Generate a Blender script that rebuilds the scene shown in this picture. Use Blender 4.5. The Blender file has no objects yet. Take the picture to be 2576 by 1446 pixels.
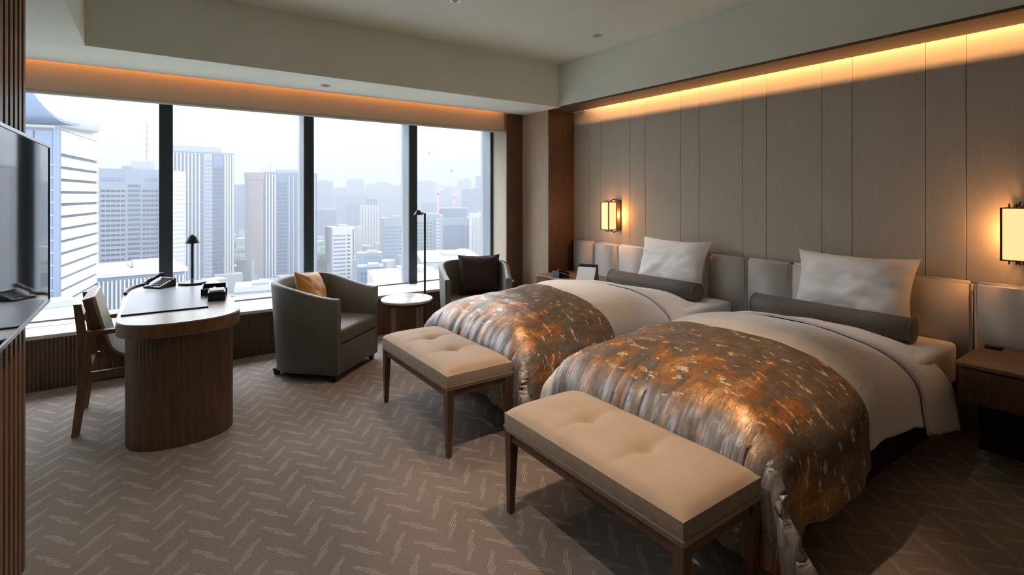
import bpy, bmesh, math, random
from mathutils import Vector, Matrix, noise
random.seed(7)
sc = bpy.context.scene
COL = sc.collection
R = math.radians

# ------------------------------------------------------------------ camera
FOC, HZ, EYE = 1283.0, 491.0, 1.5            # focal length in px of a 2576 px wide frame, horizon row, eye height
YAW = math.atan(903 / FOC)
cam_d = bpy.data.cameras.new('camera')
cam_d.sensor_fit = 'HORIZONTAL'; cam_d.sensor_width = 36.0
cam_d.lens = 36.0 * FOC / 2576
cam_d.shift_y = -(723 - HZ) / 2576
cam_d.clip_start = 0.05; cam_d.clip_end = 12000
cam = bpy.data.objects.new('camera', cam_d); COL.objects.link(cam)
cam.location = (0, 0, EYE); cam.rotation_euler = (R(90), 0, -YAW)
sc.camera = cam
V = (math.sin(YAW), math.cos(YAW)); RT = (V[1], -V[0])
def ray(px):
    o = (px - 1288) / FOC
    return Vector((V[0] + RT[0] * o, V[1] + RT[1] * o, 0))
def far_at(px, depth):                        # a ground point at real distance, for the city outside
    return ray(px) * depth
def height_at(py, depth):
    return EYE + depth * (HZ - py) / FOC

# ------------------------------------------------------------------ world, sun, exposure
world = bpy.data.worlds.new('world'); sc.world = world; world.use_nodes = True
nt = world.node_tree; nt.nodes.clear()
wo = nt.nodes.new('ShaderNodeOutputWorld'); bg = nt.nodes.new('ShaderNodeBackground')
tc = nt.nodes.new('ShaderNodeTexCoord'); sx = nt.nodes.new('ShaderNodeSeparateXYZ')
mr = nt.nodes.new('ShaderNodeMapRange'); mr.inputs['From Min'].default_value = 0; mr.inputs['From Max'].default_value = 1
mr.inputs['To Min'].default_value = 3.8; mr.inputs['To Max'].default_value = 11.4   # overcast sky: brighter towards the zenith
nt.links.new(tc.outputs['Generated'], sx.inputs[0]); nt.links.new(sx.outputs['Z'], mr.inputs['Value'])
nt.links.new(mr.outputs[0], bg.inputs['Strength'])
bg.inputs['Color'].default_value = (0.91, 0.95, 1.0, 1)
nt.links.new(bg.outputs[0], wo.inputs[0])
SUN = 2.0
sun_d = bpy.data.lights.new('sun', 'SUN'); sun_d.energy = SUN; sun_d.angle = R(6); sun_d.color = (1.0, 0.95, 0.88)
sun = bpy.data.objects.new('sun', sun_d); COL.objects.link(sun)
sun.rotation_euler = Vector((-0.90, 0.30, -0.55)).to_track_quat('-Z', 'Y').to_euler()
sun.location = (40, -60, 200)
sc.view_settings.view_transform = 'Standard'; sc.view_settings.look = 'None'
sc.view_settings.exposure = 0.54; sc.view_settings.gamma = 1.0; sc.view_settings.use_curve_mapping = False
cy = sc.cycles
cy.max_bounces = 6; cy.diffuse_bounces = 4; cy.glossy_bounces = 2; cy.transmission_bounces = 2; cy.transparent_max_bounces = 8; cy.adaptive_threshold = 0.02
cy.volume_bounces = 0; cy.caustics_reflective = False; cy.caustics_refractive = False; cy.sample_clamp_indirect = 4.0
cy.use_denoising = True

# ------------------------------------------------------------------ materials
def mat(name, col, rough=0.6, metal=0.0, spec=0.5, noise_scale=0, noise_amt=0.0, bump=0.0, bump_scale=200, stretch=(1, 1, 1),
        coat=0.0, emit=None, emit_s=0, sheen=0.0):
    m = bpy.data.materials.new(name); m.use_nodes = True
    n = m.node_tree.nodes; l = m.node_tree.links; b = n['Principled BSDF']
    b.inputs['Base Color'].default_value = (*col, 1); b.inputs['Roughness'].default_value = rough
    b.inputs['Metallic'].default_value = metal; b.inputs['Specular IOR Level'].default_value = spec
    b.inputs['Coat Weight'].default_value = coat; b.inputs['Sheen Weight'].default_value = sheen
    if emit: b.inputs['Emission Color'].default_value = (*emit, 1); b.inputs['Emission Strength'].default_value = emit_s
    if noise_amt or bump:
        t = n.new('ShaderNodeTexCoord'); mp = n.new('ShaderNodeMapping'); mp.inputs['Scale'].default_value = stretch
        l.new(t.outputs['Object'], mp.inputs[0])
    if noise_amt:
        nz = n.new('ShaderNodeTexNoise'); nz.inputs['Scale'].default_value = noise_scale; nz.inputs['Detail'].default_value = 5
        l.new(mp.outputs[0], nz.inputs['Vector'])
        r = n.new('ShaderNodeMapRange'); r.inputs['From Min'].default_value = 0.3; r.inputs['From Max'].default_value = 0.7
        r.inputs['To Min'].default_value = 1 - noise_amt; r.inputs['To Max'].default_value = 1 + noise_amt
        l.new(nz.outputs['Fac'], r.inputs['Value'])
        vm = n.new('ShaderNodeVectorMath'); vm.operation = 'SCALE'; vm.inputs[0].default_value = col
        l.new(r.outputs[0], vm.inputs['Scale']); l.new(vm.outputs[0], b.inputs['Base Color'])
    if bump:
        nb = n.new('ShaderNodeTexNoise'); nb.inputs['Scale'].default_value = bump_scale; nb.inputs['Detail'].default_value = 3
        l.new(mp.outputs[0], nb.inputs['Vector'])
        bp = n.new('ShaderNodeBump'); bp.inputs['Strength'].default_value = bump; bp.inputs['Distance'].default_value = 0.01
        l.new(nb.outputs['Fac'], bp.inputs['Height']); l.new(bp.outputs[0], b.inputs['Normal'])
    return m

M = {}
M['plaster'] = mat('plaster', (0.835, 0.865, 0.765), 0.85, noise_scale=1.5, noise_amt=0.03)
M['wallfab'] = mat('wall_fabric', (0.58, 0.545, 0.465), 0.8, noise_scale=6, noise_amt=0.09, stretch=(1, 60, 0.6), bump=0.15, bump_scale=30)
M['wood'] = mat('dark_wood', (0.115, 0.062, 0.036), 0.42, noise_scale=4, noise_amt=0.28, stretch=(14, 14, 0.8), bump=0.05, bump_scale=40)
M['woodmid'] = mat('walnut', (0.23, 0.135, 0.075), 0.45, noise_scale=4, noise_amt=0.22, stretch=(16, 16, 0.7))
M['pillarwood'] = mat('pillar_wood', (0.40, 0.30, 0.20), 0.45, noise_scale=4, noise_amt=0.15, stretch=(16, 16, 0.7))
M['woodlight'] = mat('light_oak', (0.36, 0.26, 0.17), 0.45, noise_scale=4, noise_amt=0.18, stretch=(1, 14, 14))
M['chairwood'] = mat('chair_walnut', (0.20, 0.105, 0.05), 0.4, noise_scale=5, noise_amt=0.25, stretch=(10, 10, 1))
M['stone_sheen'] = mat('pale_stone_sheen', (0.70, 0.68, 0.66), 0.25, noise_scale=5, noise_amt=0.05)  # pale colour also stands in for window reflection on table and sill
M['desktop'] = mat('pale_window_sheen', (0.60, 0.55, 0.50), 0.28, noise_scale=4, noise_amt=0.05, stretch=(12, 1, 1))  # window's white reflection on glossy wood put into the base colour
M['leather'] = mat('grey_leather', (0.125, 0.125, 0.108), 0.5, noise_scale=30, noise_amt=0.05, bump=0.1, bump_scale=300)
M['cream'] = mat('cream_leather', (0.62, 0.57, 0.45), 0.5, bump=0.06, bump_scale=300)
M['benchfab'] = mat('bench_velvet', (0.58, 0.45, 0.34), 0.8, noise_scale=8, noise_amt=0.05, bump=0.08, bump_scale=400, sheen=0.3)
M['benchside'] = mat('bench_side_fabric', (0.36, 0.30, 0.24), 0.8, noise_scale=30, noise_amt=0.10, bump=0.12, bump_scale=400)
M['headboard'] = mat('headboard_leather', (0.66, 0.65, 0.635), 0.5, noise_scale=3, noise_amt=0.03, bump=0.05, bump_scale=250)
M['linen'] = mat('white_linen', (0.90, 0.905, 0.92), 0.85, bump=0.10, bump_scale=7)
M['duvet'] = mat('white_duvet', (0.87, 0.855, 0.845), 0.85, noise_scale=3, noise_amt=0.03, bump=0.25, bump_scale=14)
M['bolster'] = mat('taupe_cloth', (0.135, 0.12, 0.108), 0.75, noise_scale=80, noise_amt=0.12)
M['black'] = mat('black_plastic', (0.012, 0.014, 0.018), 0.35)
M['blacksoft'] = mat('black_metal', (0.02, 0.022, 0.026), 0.45, metal=0.3)
M['mullion'] = mat('mullion_metal', (0.028, 0.046, 0.058), 0.5, metal=0.0)
M['reveal'] = mat('mullion_reveal', (0.30, 0.34, 0.37), 0.45, metal=0.2)
M['paper'] = mat('paper', (0.85, 0.85, 0.86), 0.7)
M['blotter'] = mat('blue_grey_leather', (0.15, 0.18, 0.25), 0.32, noise_scale=60, noise_amt=0.05)
M['steel'] = mat('brushed_steel', (0.55, 0.55, 0.55), 0.3, metal=1.0)
M['bronze'] = mat('bronze', (0.55, 0.42, 0.27), 0.4, metal=0.4)
M['darkbronze'] = mat('dark_bronze', (0.10, 0.065, 0.035), 0.4, metal=0.7)
M['screen'] = mat('tv_glass', (0.006, 0.008, 0.010), 0.04, spec=0.9)
M['blind'] = mat('blind_fabric', (0.46, 0.41, 0.33), 0.85, noise_scale=60, noise_amt=0.05, stretch=(1, 1, 20))
M['orange'] = mat('orange_velvet', (0.62, 0.30, 0.055), 0.7, noise_scale=6, noise_amt=0.12, sheen=0.4)
M['maroon'] = mat('maroon_velvet', (0.022, 0.008, 0.012), 0.7, sheen=0.15)
M['maroonpipe'] = mat('maroon_edge', (0.10, 0.02, 0.025), 0.7)
M['basedark'] = mat('bed_base_cloth', (0.03, 0.026, 0.024), 0.9)
M['shade'] = mat('lamp_paper', (0.9, 0.7, 0.4), 0.7, emit=(1.0, 0.70, 0.32), emit_s=0.72)
M['led'] = mat('led_diffuser', (0.9, 0.7, 0.4), 0.7, emit=(1.0, 0.55, 0.2), emit_s=6)
M['dlemit'] = mat('downlight_lens', (0.3, 0.28, 0.25), 0.3)

def glass_mat():
    m = bpy.data.materials.new('window_glass'); m.use_nodes = True; n = m.node_tree.nodes; l = m.node_tree.links; n.clear()
    o = n.new('ShaderNodeOutputMaterial'); t = n.new('ShaderNodeBsdfTransparent'); g = n.new('ShaderNodeBsdfGlossy'); x = n.new('ShaderNodeMixShader')
    t.inputs[0].default_value = (0.995, 0.998, 1.0, 1); g.inputs['Roughness'].default_value = 0.02
    f = n.new('ShaderNodeFresnel'); f.inputs[0].default_value = 1.05
    l.new(f.outputs[0], x.inputs[0]); l.new(t.outputs[0], x.inputs[1]); l.new(g.outputs[0], x.inputs[2]); l.new(x.outputs[0], o.inputs[0])
    return m
M['glass'] = glass_mat()

class NG:                                     # tiny helper for math chains
    def __init__(s, m): s.n = m.node_tree.nodes; s.l = m.node_tree.links
    def v(s, op, a, b=None, c=None):
        q = s.n.new('ShaderNodeMath'); q.operation = op
        for i, x in enumerate((a, b, c)):
            if x is None: continue
            if isinstance(x, (int, float)): q.inputs[i].default_value = x
            else: s.l.new(x, q.inputs[i])
        return q.outputs[0]
    def mix(s, f, a, b):
        q = s.n.new('ShaderNodeMix'); q.data_type = 'RGBA'
        if isinstance(f, (int, float)): q.inputs[0].default_value = f
        else: s.l.new(f, q.inputs[0])
        for i, x in ((6, a), (7, b)):
            if isinstance(x, tuple): q.inputs[i].default_value = (*x, 1)
            else: s.l.new(x, q.inputs[i])
        return q.outputs[2]
    def noise(s, vec, scale, detail=3, rough=0.5):
        q = s.n.new('ShaderNodeTexNoise'); q.inputs['Scale'].default_value = scale; q.inputs['Detail'].default_value = detail
        q.inputs['Roughness'].default_value = rough
        s.l.new(vec, q.inputs['Vector']); return q.outputs['Fac']
    def ramp(s, x, a, b):
        q = s.n.new('ShaderNodeMapRange'); q.inputs['From Min'].default_value = a; q.inputs['From Max'].default_value = b
        s.l.new(x, q.inputs['Value']); return q.outputs[0]
    def mapping(s, vec, scale, rot=(0, 0, 0)):
        q = s.n.new('ShaderNodeMapping'); q.inputs['Scale'].default_value = scale; q.inputs['Rotation'].default_value = rot
        s.l.new(vec, q.inputs[0]); return q.outputs[0]

def carpet_mat():
    m = bpy.data.materials.new('carpet'); m.use_nodes = True; g = NG(m); b = g.n['Principled BSDF']
    b.inputs['Roughness'].default_value = 0.95; b.inputs['Specular IOR Level'].default_value = 0.15
    t = g.n.new('ShaderNodeTexCoord'); s = g.n.new('ShaderNodeSeparateXYZ'); g.l.new(t.outputs['Object'], s.inputs[0])
    X, Y = s.outputs['X'], s.outputs['Y']
    PX, PY = 0.264, 0.163
    fine = g.noise(t.outputs['Object'], 90, 2)
    def motif(ox, oy, sg):
        px = g.v('SUBTRACT', g.v('FLOORED_MODULO', g.v('ADD', X, -ox + PX / 2), PX), PX / 2)
        py = g.v('SUBTRACT', g.v('FLOORED_MODULO', g.v('ADD', Y, -oy + PY / 2), PY), PY / 2)
        px = g.v('MULTIPLY', px, 0.7071); py = g.v('MULTIPLY', py, 0.7071 * sg)
        a = g.v('ADD', px, py); c = g.v('SUBTRACT', py, px)
        tot = None
        for off, a0, a1 in ((-0.015, -0.108, 0.005), (-0.005, -0.090, 0.032), (0.005, -0.032, 0.090), (0.015, -0.005, 0.108)):
            w = g.v('LESS_THAN', g.v('ABSOLUTE', g.v('SUBTRACT', c, off)), 0.0025)
            r0 = g.v('LESS_THAN', g.v('ABSOLUTE', g.v('SUBTRACT', a, (a0 + a1) / 2)), (a1 - a0) / 2)
            q = g.v('MULTIPLY', w, r0); tot = q if tot is None else g.v('ADD', tot, q)
        return tot
    pat = g.v('ADD', motif(0.06, 0.10, 1), motif(0.06 + PX / 2, 0.10 + PY / 2, -1))
    pat = g.v('MULTIPLY', pat, g.ramp(fine, 0.30, 0.55))
    big = g.noise(t.outputs['Object'], 1.3, 3)
    base = g.mix(g.ramp(big, 0.35, 0.65), (0.25, 0.212, 0.192), (0.30, 0.262, 0.242))
    base = g.mix(g.v('MULTIPLY', g.ramp(fine, 0.3, 0.7), 0.35), base, (0.15, 0.125, 0.11))
    col = g.mix(g.v('MINIMUM', pat, 0.9), base, (0.475, 0.42, 0.37))
    g.l.new(col, b.inputs['Base Color'])
    bp = g.n.new('ShaderNodeBump'); bp.inputs['Strength'].default_value = 0.4; bp.inputs['Distance'].default_value = 0.004
    g.l.new(g.noise(t.outputs['Object'], 400, 2), bp.inputs['Height']); g.l.new(bp.outputs[0], b.inputs['Normal'])
    return m
M['carpet'] = carpet_mat()

def runner_mat():                              # woven brocade; U runs along the bed towards the foot, V across it (metres)
    m = bpy.data.materials.new('brocade'); m.use_nodes = True; g = NG(m); b = g.n['Principled BSDF']
    t = g.n.new('ShaderNodeTexCoord'); UV = t.outputs['UV']
    sp = g.n.new('ShaderNodeSeparateXYZ'); g.l.new(UV, sp.inputs[0]); P = sp.outputs['X']
    n1 = g.noise(g.mapping(UV, (2.4, 4.6, 1), (0, 0, 0.35)), 1.7, 6, 0.62)
    n2 = g.noise(g.mapping(UV, (3.0, 6.0, 1), (0, 0, 0.35)), 2.2, 6, 0.68)
    n3 = g.noise(g.mapping(UV, (9.0, 3.6, 1), (0, 0, 0.5)), 2.6, 4, 0.6)
    n4 = g.noise(UV, 42, 3, 0.7)
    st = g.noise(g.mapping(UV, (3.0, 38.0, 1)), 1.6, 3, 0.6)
    band = g.v('MULTIPLY', g.ramp(P, 0.06, 0.34), g.v('SUBTRACT', 1.0, g.ramp(P, 0.50, 0.68)))
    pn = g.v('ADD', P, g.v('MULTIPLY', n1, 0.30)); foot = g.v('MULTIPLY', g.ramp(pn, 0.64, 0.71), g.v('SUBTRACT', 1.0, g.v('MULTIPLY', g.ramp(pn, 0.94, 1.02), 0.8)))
    base = g.mix(g.ramp(n2, 0.36, 0.64), (0.185, 0.135, 0.095), (0.30, 0.265, 0.235))
    o = g.v('ADD', n1, g.v('MULTIPLY', band, 0.13))
    base = g.mix(g.v('MULTIPLY', g.ramp(o, 0.585, 0.62), 0.92), base, (0.50, 0.22, 0.06))
    base = g.mix(g.v('MULTIPLY', g.ramp(o, 0.67, 0.71), 0.8), base, (0.70, 0.40, 0.19))
    base = g.mix(g.v('MULTIPLY', g.ramp(n4, 0.45, 0.62), 0.40), base, (0.10, 0.082, 0.07))
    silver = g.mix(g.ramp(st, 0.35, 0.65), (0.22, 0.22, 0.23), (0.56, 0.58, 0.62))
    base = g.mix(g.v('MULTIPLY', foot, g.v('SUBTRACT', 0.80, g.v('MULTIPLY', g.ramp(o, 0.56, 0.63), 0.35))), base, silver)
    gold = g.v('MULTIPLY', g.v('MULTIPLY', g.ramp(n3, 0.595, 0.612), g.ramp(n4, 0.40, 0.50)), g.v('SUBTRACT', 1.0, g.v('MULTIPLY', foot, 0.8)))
    col = g.mix(gold, base, (0.95, 0.80, 0.56))
    g.l.new(col, b.inputs['Base Color'])
    b.inputs['Metallic'].default_value = 0.32; b.inputs['Roughness'].default_value = 0.40
    bp = g.n.new('ShaderNodeBump'); bp.inputs['Strength'].default_value = 0.30; bp.inputs['Distance'].default_value = 0.010
    g.l.new(g.noise(g.mapping(UV, (1.0, 2.5, 1)), 20, 3, 0.6), bp.inputs['Height']); g.l.new(bp.outputs[0], b.inputs['Normal'])
    return m
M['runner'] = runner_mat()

def duvet_mat():                               # fine woven stripe across the bed
    m = M['duvet']; g = NG(m); b = g.n['Principled BSDF']
    t = g.n.new('ShaderNodeTexCoord'); w = g.n.new('ShaderNodeTexWave'); w.wave_type = 'BANDS'; w.bands_direction = 'Y'
    w.inputs['Scale'].default_value = 16; w.inputs['Distortion'].default_value = 0.4
    g.l.new(t.outputs['Object'], w.inputs[0])
    bp = g.n.new('ShaderNodeBump'); bp.inputs['Strength'].default_value = 0.12; bp.inputs['Distance'].default_value = 0.006
    g.l.new(w.outputs['Fac'], bp.inputs['Height'])
    old = b.inputs['Normal'].links[0].from_node; g.l.new(old.outputs[0], bp.inputs['Normal']); g.l.new(bp.outputs[0], b.inputs['Normal'])
duvet_mat()

# ------------------------------------------------------------------ mesh helpers
def tag(o, label, cat=None, group=None, kind=None):
    if label: o['label'] = label
    if cat: o['category'] = cat
    if group: o['group'] = group
    if kind: o['kind'] = kind
    return o
def link(name, me, m, parent=None, loc=None):
    o = bpy.data.objects.new(name, me); COL.objects.link(o)
    if m is not None and not me.materials: me.materials.append(M[m] if isinstance(m, str) else m)
    if parent: o.parent = parent
    if loc is not None: o.location = loc
    return o
def raw(name, verts, faces, m, parent=None, smooth=False, loc=None):
    me = bpy.data.meshes.new(name); me.from_pydata([tuple(v) for v in verts], [], faces); me.update()
    if smooth: me.shade_smooth()
    return link(name, me, m, parent, loc)
def bm_obj(name, bm, m, parent=None, smooth=False, loc=None):
    bmesh.ops.recalc_face_normals(bm, faces=bm.faces)
    me = bpy.data.meshes.new(name); bm.to_mesh(me); bm.free()
    if smooth: me.shade_smooth()
    return link(name, me, m, parent, loc)
def empty(name, loc=(0, 0, 0), rz=0, label=None, cat=None, group=None, kind=None):
    o = bpy.data.objects.new(name, None); COL.objects.link(o); o.location = loc; o.rotation_euler = (0, 0, rz); o.empty_display_size = 0.1
    return tag(o, label, cat, group, kind)
def bbox(bm, x0, x1, y0, y1, z0, z1):
    vs = [bm.verts.new(p) for p in ((x0, y0, z0), (x1, y0, z0), (x1, y1, z0), (x0, y1, z0), (x0, y0, z1), (x1, y0, z1), (x1, y1, z1), (x0, y1, z1))]
    for f in ((0, 3, 2, 1), (4, 5, 6, 7), (0, 1, 5, 4), (1, 2, 6, 5), (2, 3, 7, 6), (3, 0, 4, 7)): bm.faces.new([vs[i] for i in f])
    return vs
def box(name, x0, x1, y0, y1, z0, z1, m, parent=None, bev=0.0, seg=2):
    bm = bmesh.new(); bbox(bm, x0, x1, y0, y1, z0, z1)
    if bev: bmesh.ops.bevel(bm, geom=bm.edges[:] , offset=bev, segments=seg, affect='EDGES', profile=0.5)
    o = bm_obj(name, bm, m, parent)
    if bev: smooth_angle(o)
    return o
def smooth_angle(o, ang=40):
    me = o.data; me.shade_smooth()
    bm = bmesh.new(); bm.from_mesh(me)
    for e in bm.edges:
        if len(e.link_faces) == 2 and e.calc_face_angle(0) > R(ang): e.smooth = False
    bm.to_mesh(me); bm.free()
def prism(name, poly, z0, z1, m, parent=None, bev=0.0, smooth=True):      # plan outline extruded upward
    bm = bmesh.new(); b = [bm.verts.new((x, y, z0)) for x, y in poly]; t = [bm.verts.new((x, y, z1)) for x, y in poly]; n = len(poly)
    bm.faces.new(b[::-1]); bm.faces.new(t)
    for i in range(n): bm.faces.new((b[i], b[(i + 1) % n], t[(i + 1) % n], t[i]))
    if bev:
        es = [e for e in bm.edges if abs(e.verts[0].co.z - e.verts[1].co.z) < 1e-6]
        bmesh.ops.bevel(bm, geom=es, offset=bev, segments=2, affect='EDGES')
    o = bm_obj(name, bm, m, parent)
    if smooth: smooth_angle(o)
    return o
def lathe(name, prof, m, parent=None, seg=32, loc=None):                  # (radius, z) pairs
    vs, fs = [], []
    for r, z in prof:
        for k in range(seg): a = 2 * math.pi * k / seg; vs.append((r * math.cos(a), r * math.sin(a), z))
    for i in range(len(prof) - 1):
        for k in range(seg): fs.append((i * seg + k, i * seg + (k + 1) % seg, (i + 1) * seg + (k + 1) % seg, (i + 1) * seg + k))
    o = raw(name, vs, fs, m, parent, loc=loc); smooth_angle(o); return o
def tube(name, pts, rad, m, parent=None, seg=10):
    pts = [Vector(p) for p in pts]; vs, fs = [], []; rads = rad if isinstance(rad, (list, tuple)) else [rad] * len(pts)
    for i, p in enumerate(pts):
        d = (pts[min(i + 1, len(pts) - 1)] - pts[max(i - 1, 0)]).normalized()
        u = d.cross(Vector((0, 0, 1)));  u = u.normalized() if u.length > 1e-3 else Vector((1, 0, 0)); w = d.cross(u)
        for k in range(seg):
            a = 2 * math.pi * k / seg; vs.append(p + (u * math.cos(a) + w * math.sin(a)) * rads[i])
    for i in range(len(pts) - 1):
        for k in range(seg): fs.append((i * seg + k, i * seg + (k + 1) % seg, (i + 1) * seg + (k + 1) % seg, (i + 1) * seg + k))
    fs.append(tuple(range(seg))[::-1]); fs.append(tuple(range((len(pts) - 1) * seg, len(pts) * seg)))
    o = raw(name, vs, fs, m, parent); smooth_angle(o, 60); return o
def taper(name, x, y, z0, z1, a0, a1, m, parent, dx=0, dy=0):            # square tapered leg, a0 at floor, a1 at top
    vs = []
    for z, a, ox, oy in ((z0, a0, dx, dy), (z1, a1, 0, 0)):
        vs += [(x + ox - a, y + oy - a, z), (x + ox + a, y + oy - a, z), (x + ox + a, y + oy + a, z), (x + ox - a, y + oy + a, z)]
    return raw(name, vs, [(3, 2, 1, 0), (4, 5, 6, 7), (0, 1, 5, 4), (1, 2, 6, 5), (2, 3, 7, 6), (3, 0, 4, 7)], m, parent)
def struct(o): o['kind'] = 'structure'; return o

# ------------------------------------------------------------------ room shell
XL, XR, YB, YW = -1.35, 4.395, -1.6, 5.25
ZS, ZC = 2.55, 3.06
fl = box('floor', XL - .1, 4.7, YB - .1, 6.2, -0.12, 0, 'carpet'); struct(fl)
struct(box('ceiling', XL - .1, 4.7, YB - .1, 6.2, ZC, 3.3, 'plaster'))
cw = struct(box('ceiling_soffit_window', XL, 4.6, 4.65, 5.355, ZS, ZC - .001, 'plaster'))
struct(box('ceiling_soffit_left', XL, -0.39, YB, 4.649, ZS, ZC - .001, 'plaster'))
struct(box('ceiling_soffit_back', -0.389, 3.969, YB, -0.8, ZS, ZC - .001, 'plaster'))
struct(box('ceiling_bulkhead_right', 3.97, 4.20, YB, 4.649, ZS + .012, ZC - .001, 'plaster'))
struct(box('trim_1', 3.972, 4.315, YB, 4.87, ZS - .008, ZS + .011, 'wood'))
struct(box('wall_back', XL, 4.6, YB - .1, YB, 0, ZC, 'wallfab'))
struct(box('wall_far_left', XL - .1, XL, YB, 6.0, 0, ZC, 'plaster'))
# headboard wall: fabric panels on a backing
wr = empty('wall_right', (XR, 0, 0)); struct(wr)
box('backing', 0.022, 0.2, YB, 6.0, 0, ZC, 'wood', wr)
edges = [4.87, 4.60, 4.389]
y = 4.389
while y > YB:
    y -= 0.455; edges.append(y); y -= 0.217; edges.append(y)
for a, b in zip(edges, edges[1:]):
    box('panel', 0, 0.024, b + .0015, a - .0015, 0, 2.78, 'wallfab', wr, bev=0.002, seg=1)
# corner pillar and the jamb beside the window
pl = empty('pillar', (3.98, 4.87, 0)); struct(pl)
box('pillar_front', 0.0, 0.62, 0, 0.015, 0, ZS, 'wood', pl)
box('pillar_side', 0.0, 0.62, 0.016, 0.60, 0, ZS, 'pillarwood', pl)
jb = empty('jamb_right', (3.73, 5.415, 0)); struct(jb)
box('jamb_front', 0.0, 0.27, 0, 0.02, 0, ZS, 'wood', jb)
box('jamb_lining', 0.0, 0.02, 0.021, 0.335, 0.43, ZS, 'blind', jb)
box('jamb_core', 0.021, 0.8, 0.021, 0.60, 0, ZC, 'plaster', jb)
# window wall
struct(box('wall_window_head', XL, 4.6, 5.75, 6.0, 2.48, ZC, 'plaster'))
struct(box('ceiling_over_blind', XL, 3.9, 5.356, 5.749, 2.74, ZC - .001, 'plaster'))
sill = empty('window_sill', (0, YW, 0)); struct(sill)
box('sill_top', XL, 3.73, 0, 0.80, 0.40, 0.43, 'stone_sheen', sill, bev=0.004, seg=1)
box('sill_core', XL, 3.73, 0.04, 0.74, 0, 0.399, 'plaster', sill)
vs, fs = [], []
n = int((3.73 - XL) / 0.0125)
for i in range(n + 1):
    xx = XL + i * 0.0125; yy = 0.022 if i % 2 else 0.030
    vs += [(xx, yy, 0.0), (xx, yy, 0.40)]
for i in range(n): fs.append((2 * i, 2 * i + 2, 2 * i + 3, 2 * i + 1))
raw('fluted_front', vs, fs, 'wood', sill)
box('air_grille', -1.2, 0.02, 0.34, 0.42, 0.4302, 0.433, 'reveal', sill)
YM = 5.745
bays = [(XL + .02, 0.045), (0.153, 1.322), (1.424, 2.53), (2.634, 3.699)]
for i, (a, b) in enumerate(bays):
    w = empty('window_%d' % (i + 1), ((a + b) / 2, YM, 0.43)); struct(w)
    a -= (bays[i][0] + bays[i][1]) / 2; b -= (bays[i][0] + bays[i][1]) / 2
    box('pane', a - .03, b + .03, 0.19, 0.2, 0.0, 2.06, 'glass', w)
    box('bottom_rail', a, b, 0.05, 0.19, 0.0, 0.014, 'reveal', w)
    box('top_rail', a, b, 0.02, 0.25, 1.99, 2.05, 'mullion', w)
for k, (a, b) in enumerate([(0.045, 0.153), (1.322, 1.424), (2.53, 2.634), (3.699, 3.794)]):
    mu = empty('trim_%d' % (k + 2), ((a + b) / 2, YM, 0.43)); struct(mu); hw = (b - a) / 2
    box('mullion_face', -hw, hw, 0, 0.03, 0, 2.06, 'mullion', mu, bev=0.003, seg=1)
    box('mullion_web', -hw + .002, hw - .002, 0.03, 0.26, 0, 2.06, 'reveal', mu)
# blind pelmet with a warm light slot above it
bl = empty('roller_blind', (1.17, 5.43, 2.306), label='long cream fabric blind rolled up along the top of the windows', cat='blind')
bl_w = 3.697 - 1.17
prof = [(0.0, 0.40), (0.0, 0.03), (0.006, 0.012), (0.02, 0.002), (0.05, 0.0), (0.075, 0.01), (0.085, 0.03), (0.085, 0.40)]
vs, fs = [], []
for xx in (XL + .02 - 1.17, bl_w):
    for py_, pz in prof: vs.append((xx, py_, pz))
k = len(prof)
for i in range(k - 1): fs.append((i, k + i, k + i + 1, i + 1))
fs.append(tuple(range(k))); fs.append(tuple(range(k, 2 * k))[::-1])
raw('blind_fabric', vs, fs, 'blind', bl)
box('end_cap', bl_w, bl_w + 0.012, 0.006, 0.080, 0.012, 0.22, 'steel', bl)
def area(name, loc, sx_, sy_, power, col, rot, parent=None, spread=None):
    d = bpy.data.lights.new(name, 'AREA'); d.shape = 'RECTANGLE'; d.size = sx_; d.size_y = sy_; d.energy = power; d.color = col
    if spread: d.spread = spread
    o = bpy.data.objects.new(name, d); COL.objects.link(o); o.location = loc; o.rotation_euler = rot
    if parent: o.parent = parent
    return o
WARM = (1.0, 0.46, 0.165)
COVE_W, COVE_B = 29, 11
st = empty('cove_light', (4.355, 1.6, 2.68), label='hidden warm strip light along the top of the headboard wall', cat='strip light')
box('strip_channel', -0.15, -0.085, -3.1, 2.95, 0.03, 0.04, 'steel', st)
area('strip_glow', (-0.105, -0.1, 0.02), 0.02, 6.0, COVE_W, WARM, (0, R(-50), 0), st)
st2 = empty('slot_light', (1.2, 5.385, 2.66), label='hidden warm strip light in the slot above the window blind', cat='strip light')
box('strip_channel', -2.5, 2.45, -0.02, 0.02, 0.02, 0.03, 'steel', st2)
area('strip_glow', (0, 0, 0.018), 4.9, 0.025, COVE_B, (1.0, 0.36, 0.10), (R(42), 0, 0), st2, R(130))

# slatted partition that carries the television
pt = empty('wall_left', (-0.45, 0, 0)); struct(pt)
box('partition_core', -0.88, 0.0, YB, 2.82, 0, ZS, 'basedark', pt)
me = bpy.data.meshes.new('slat'); bm = bmesh.new(); bbox(bm, 0, 0.028, -0.021, 0.021, 0, ZS); bm.to_mesh(me); bm.free()
me2 = bpy.data.meshes.new('metal_inlay'); bm = bmesh.new(); bbox(bm, 0, 0.022, -0.005, 0.005, 0, ZS); bm.to_mesh(me2); bm.free()
yy = 2.80
while yy > YB + .1:
    link('slat', me, 'chairwood', pt, (0, yy, 0))
    link('metal_inlay', me2, 'bronze', pt, (0, yy - 0.038, 0)); yy -= 0.076

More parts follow.
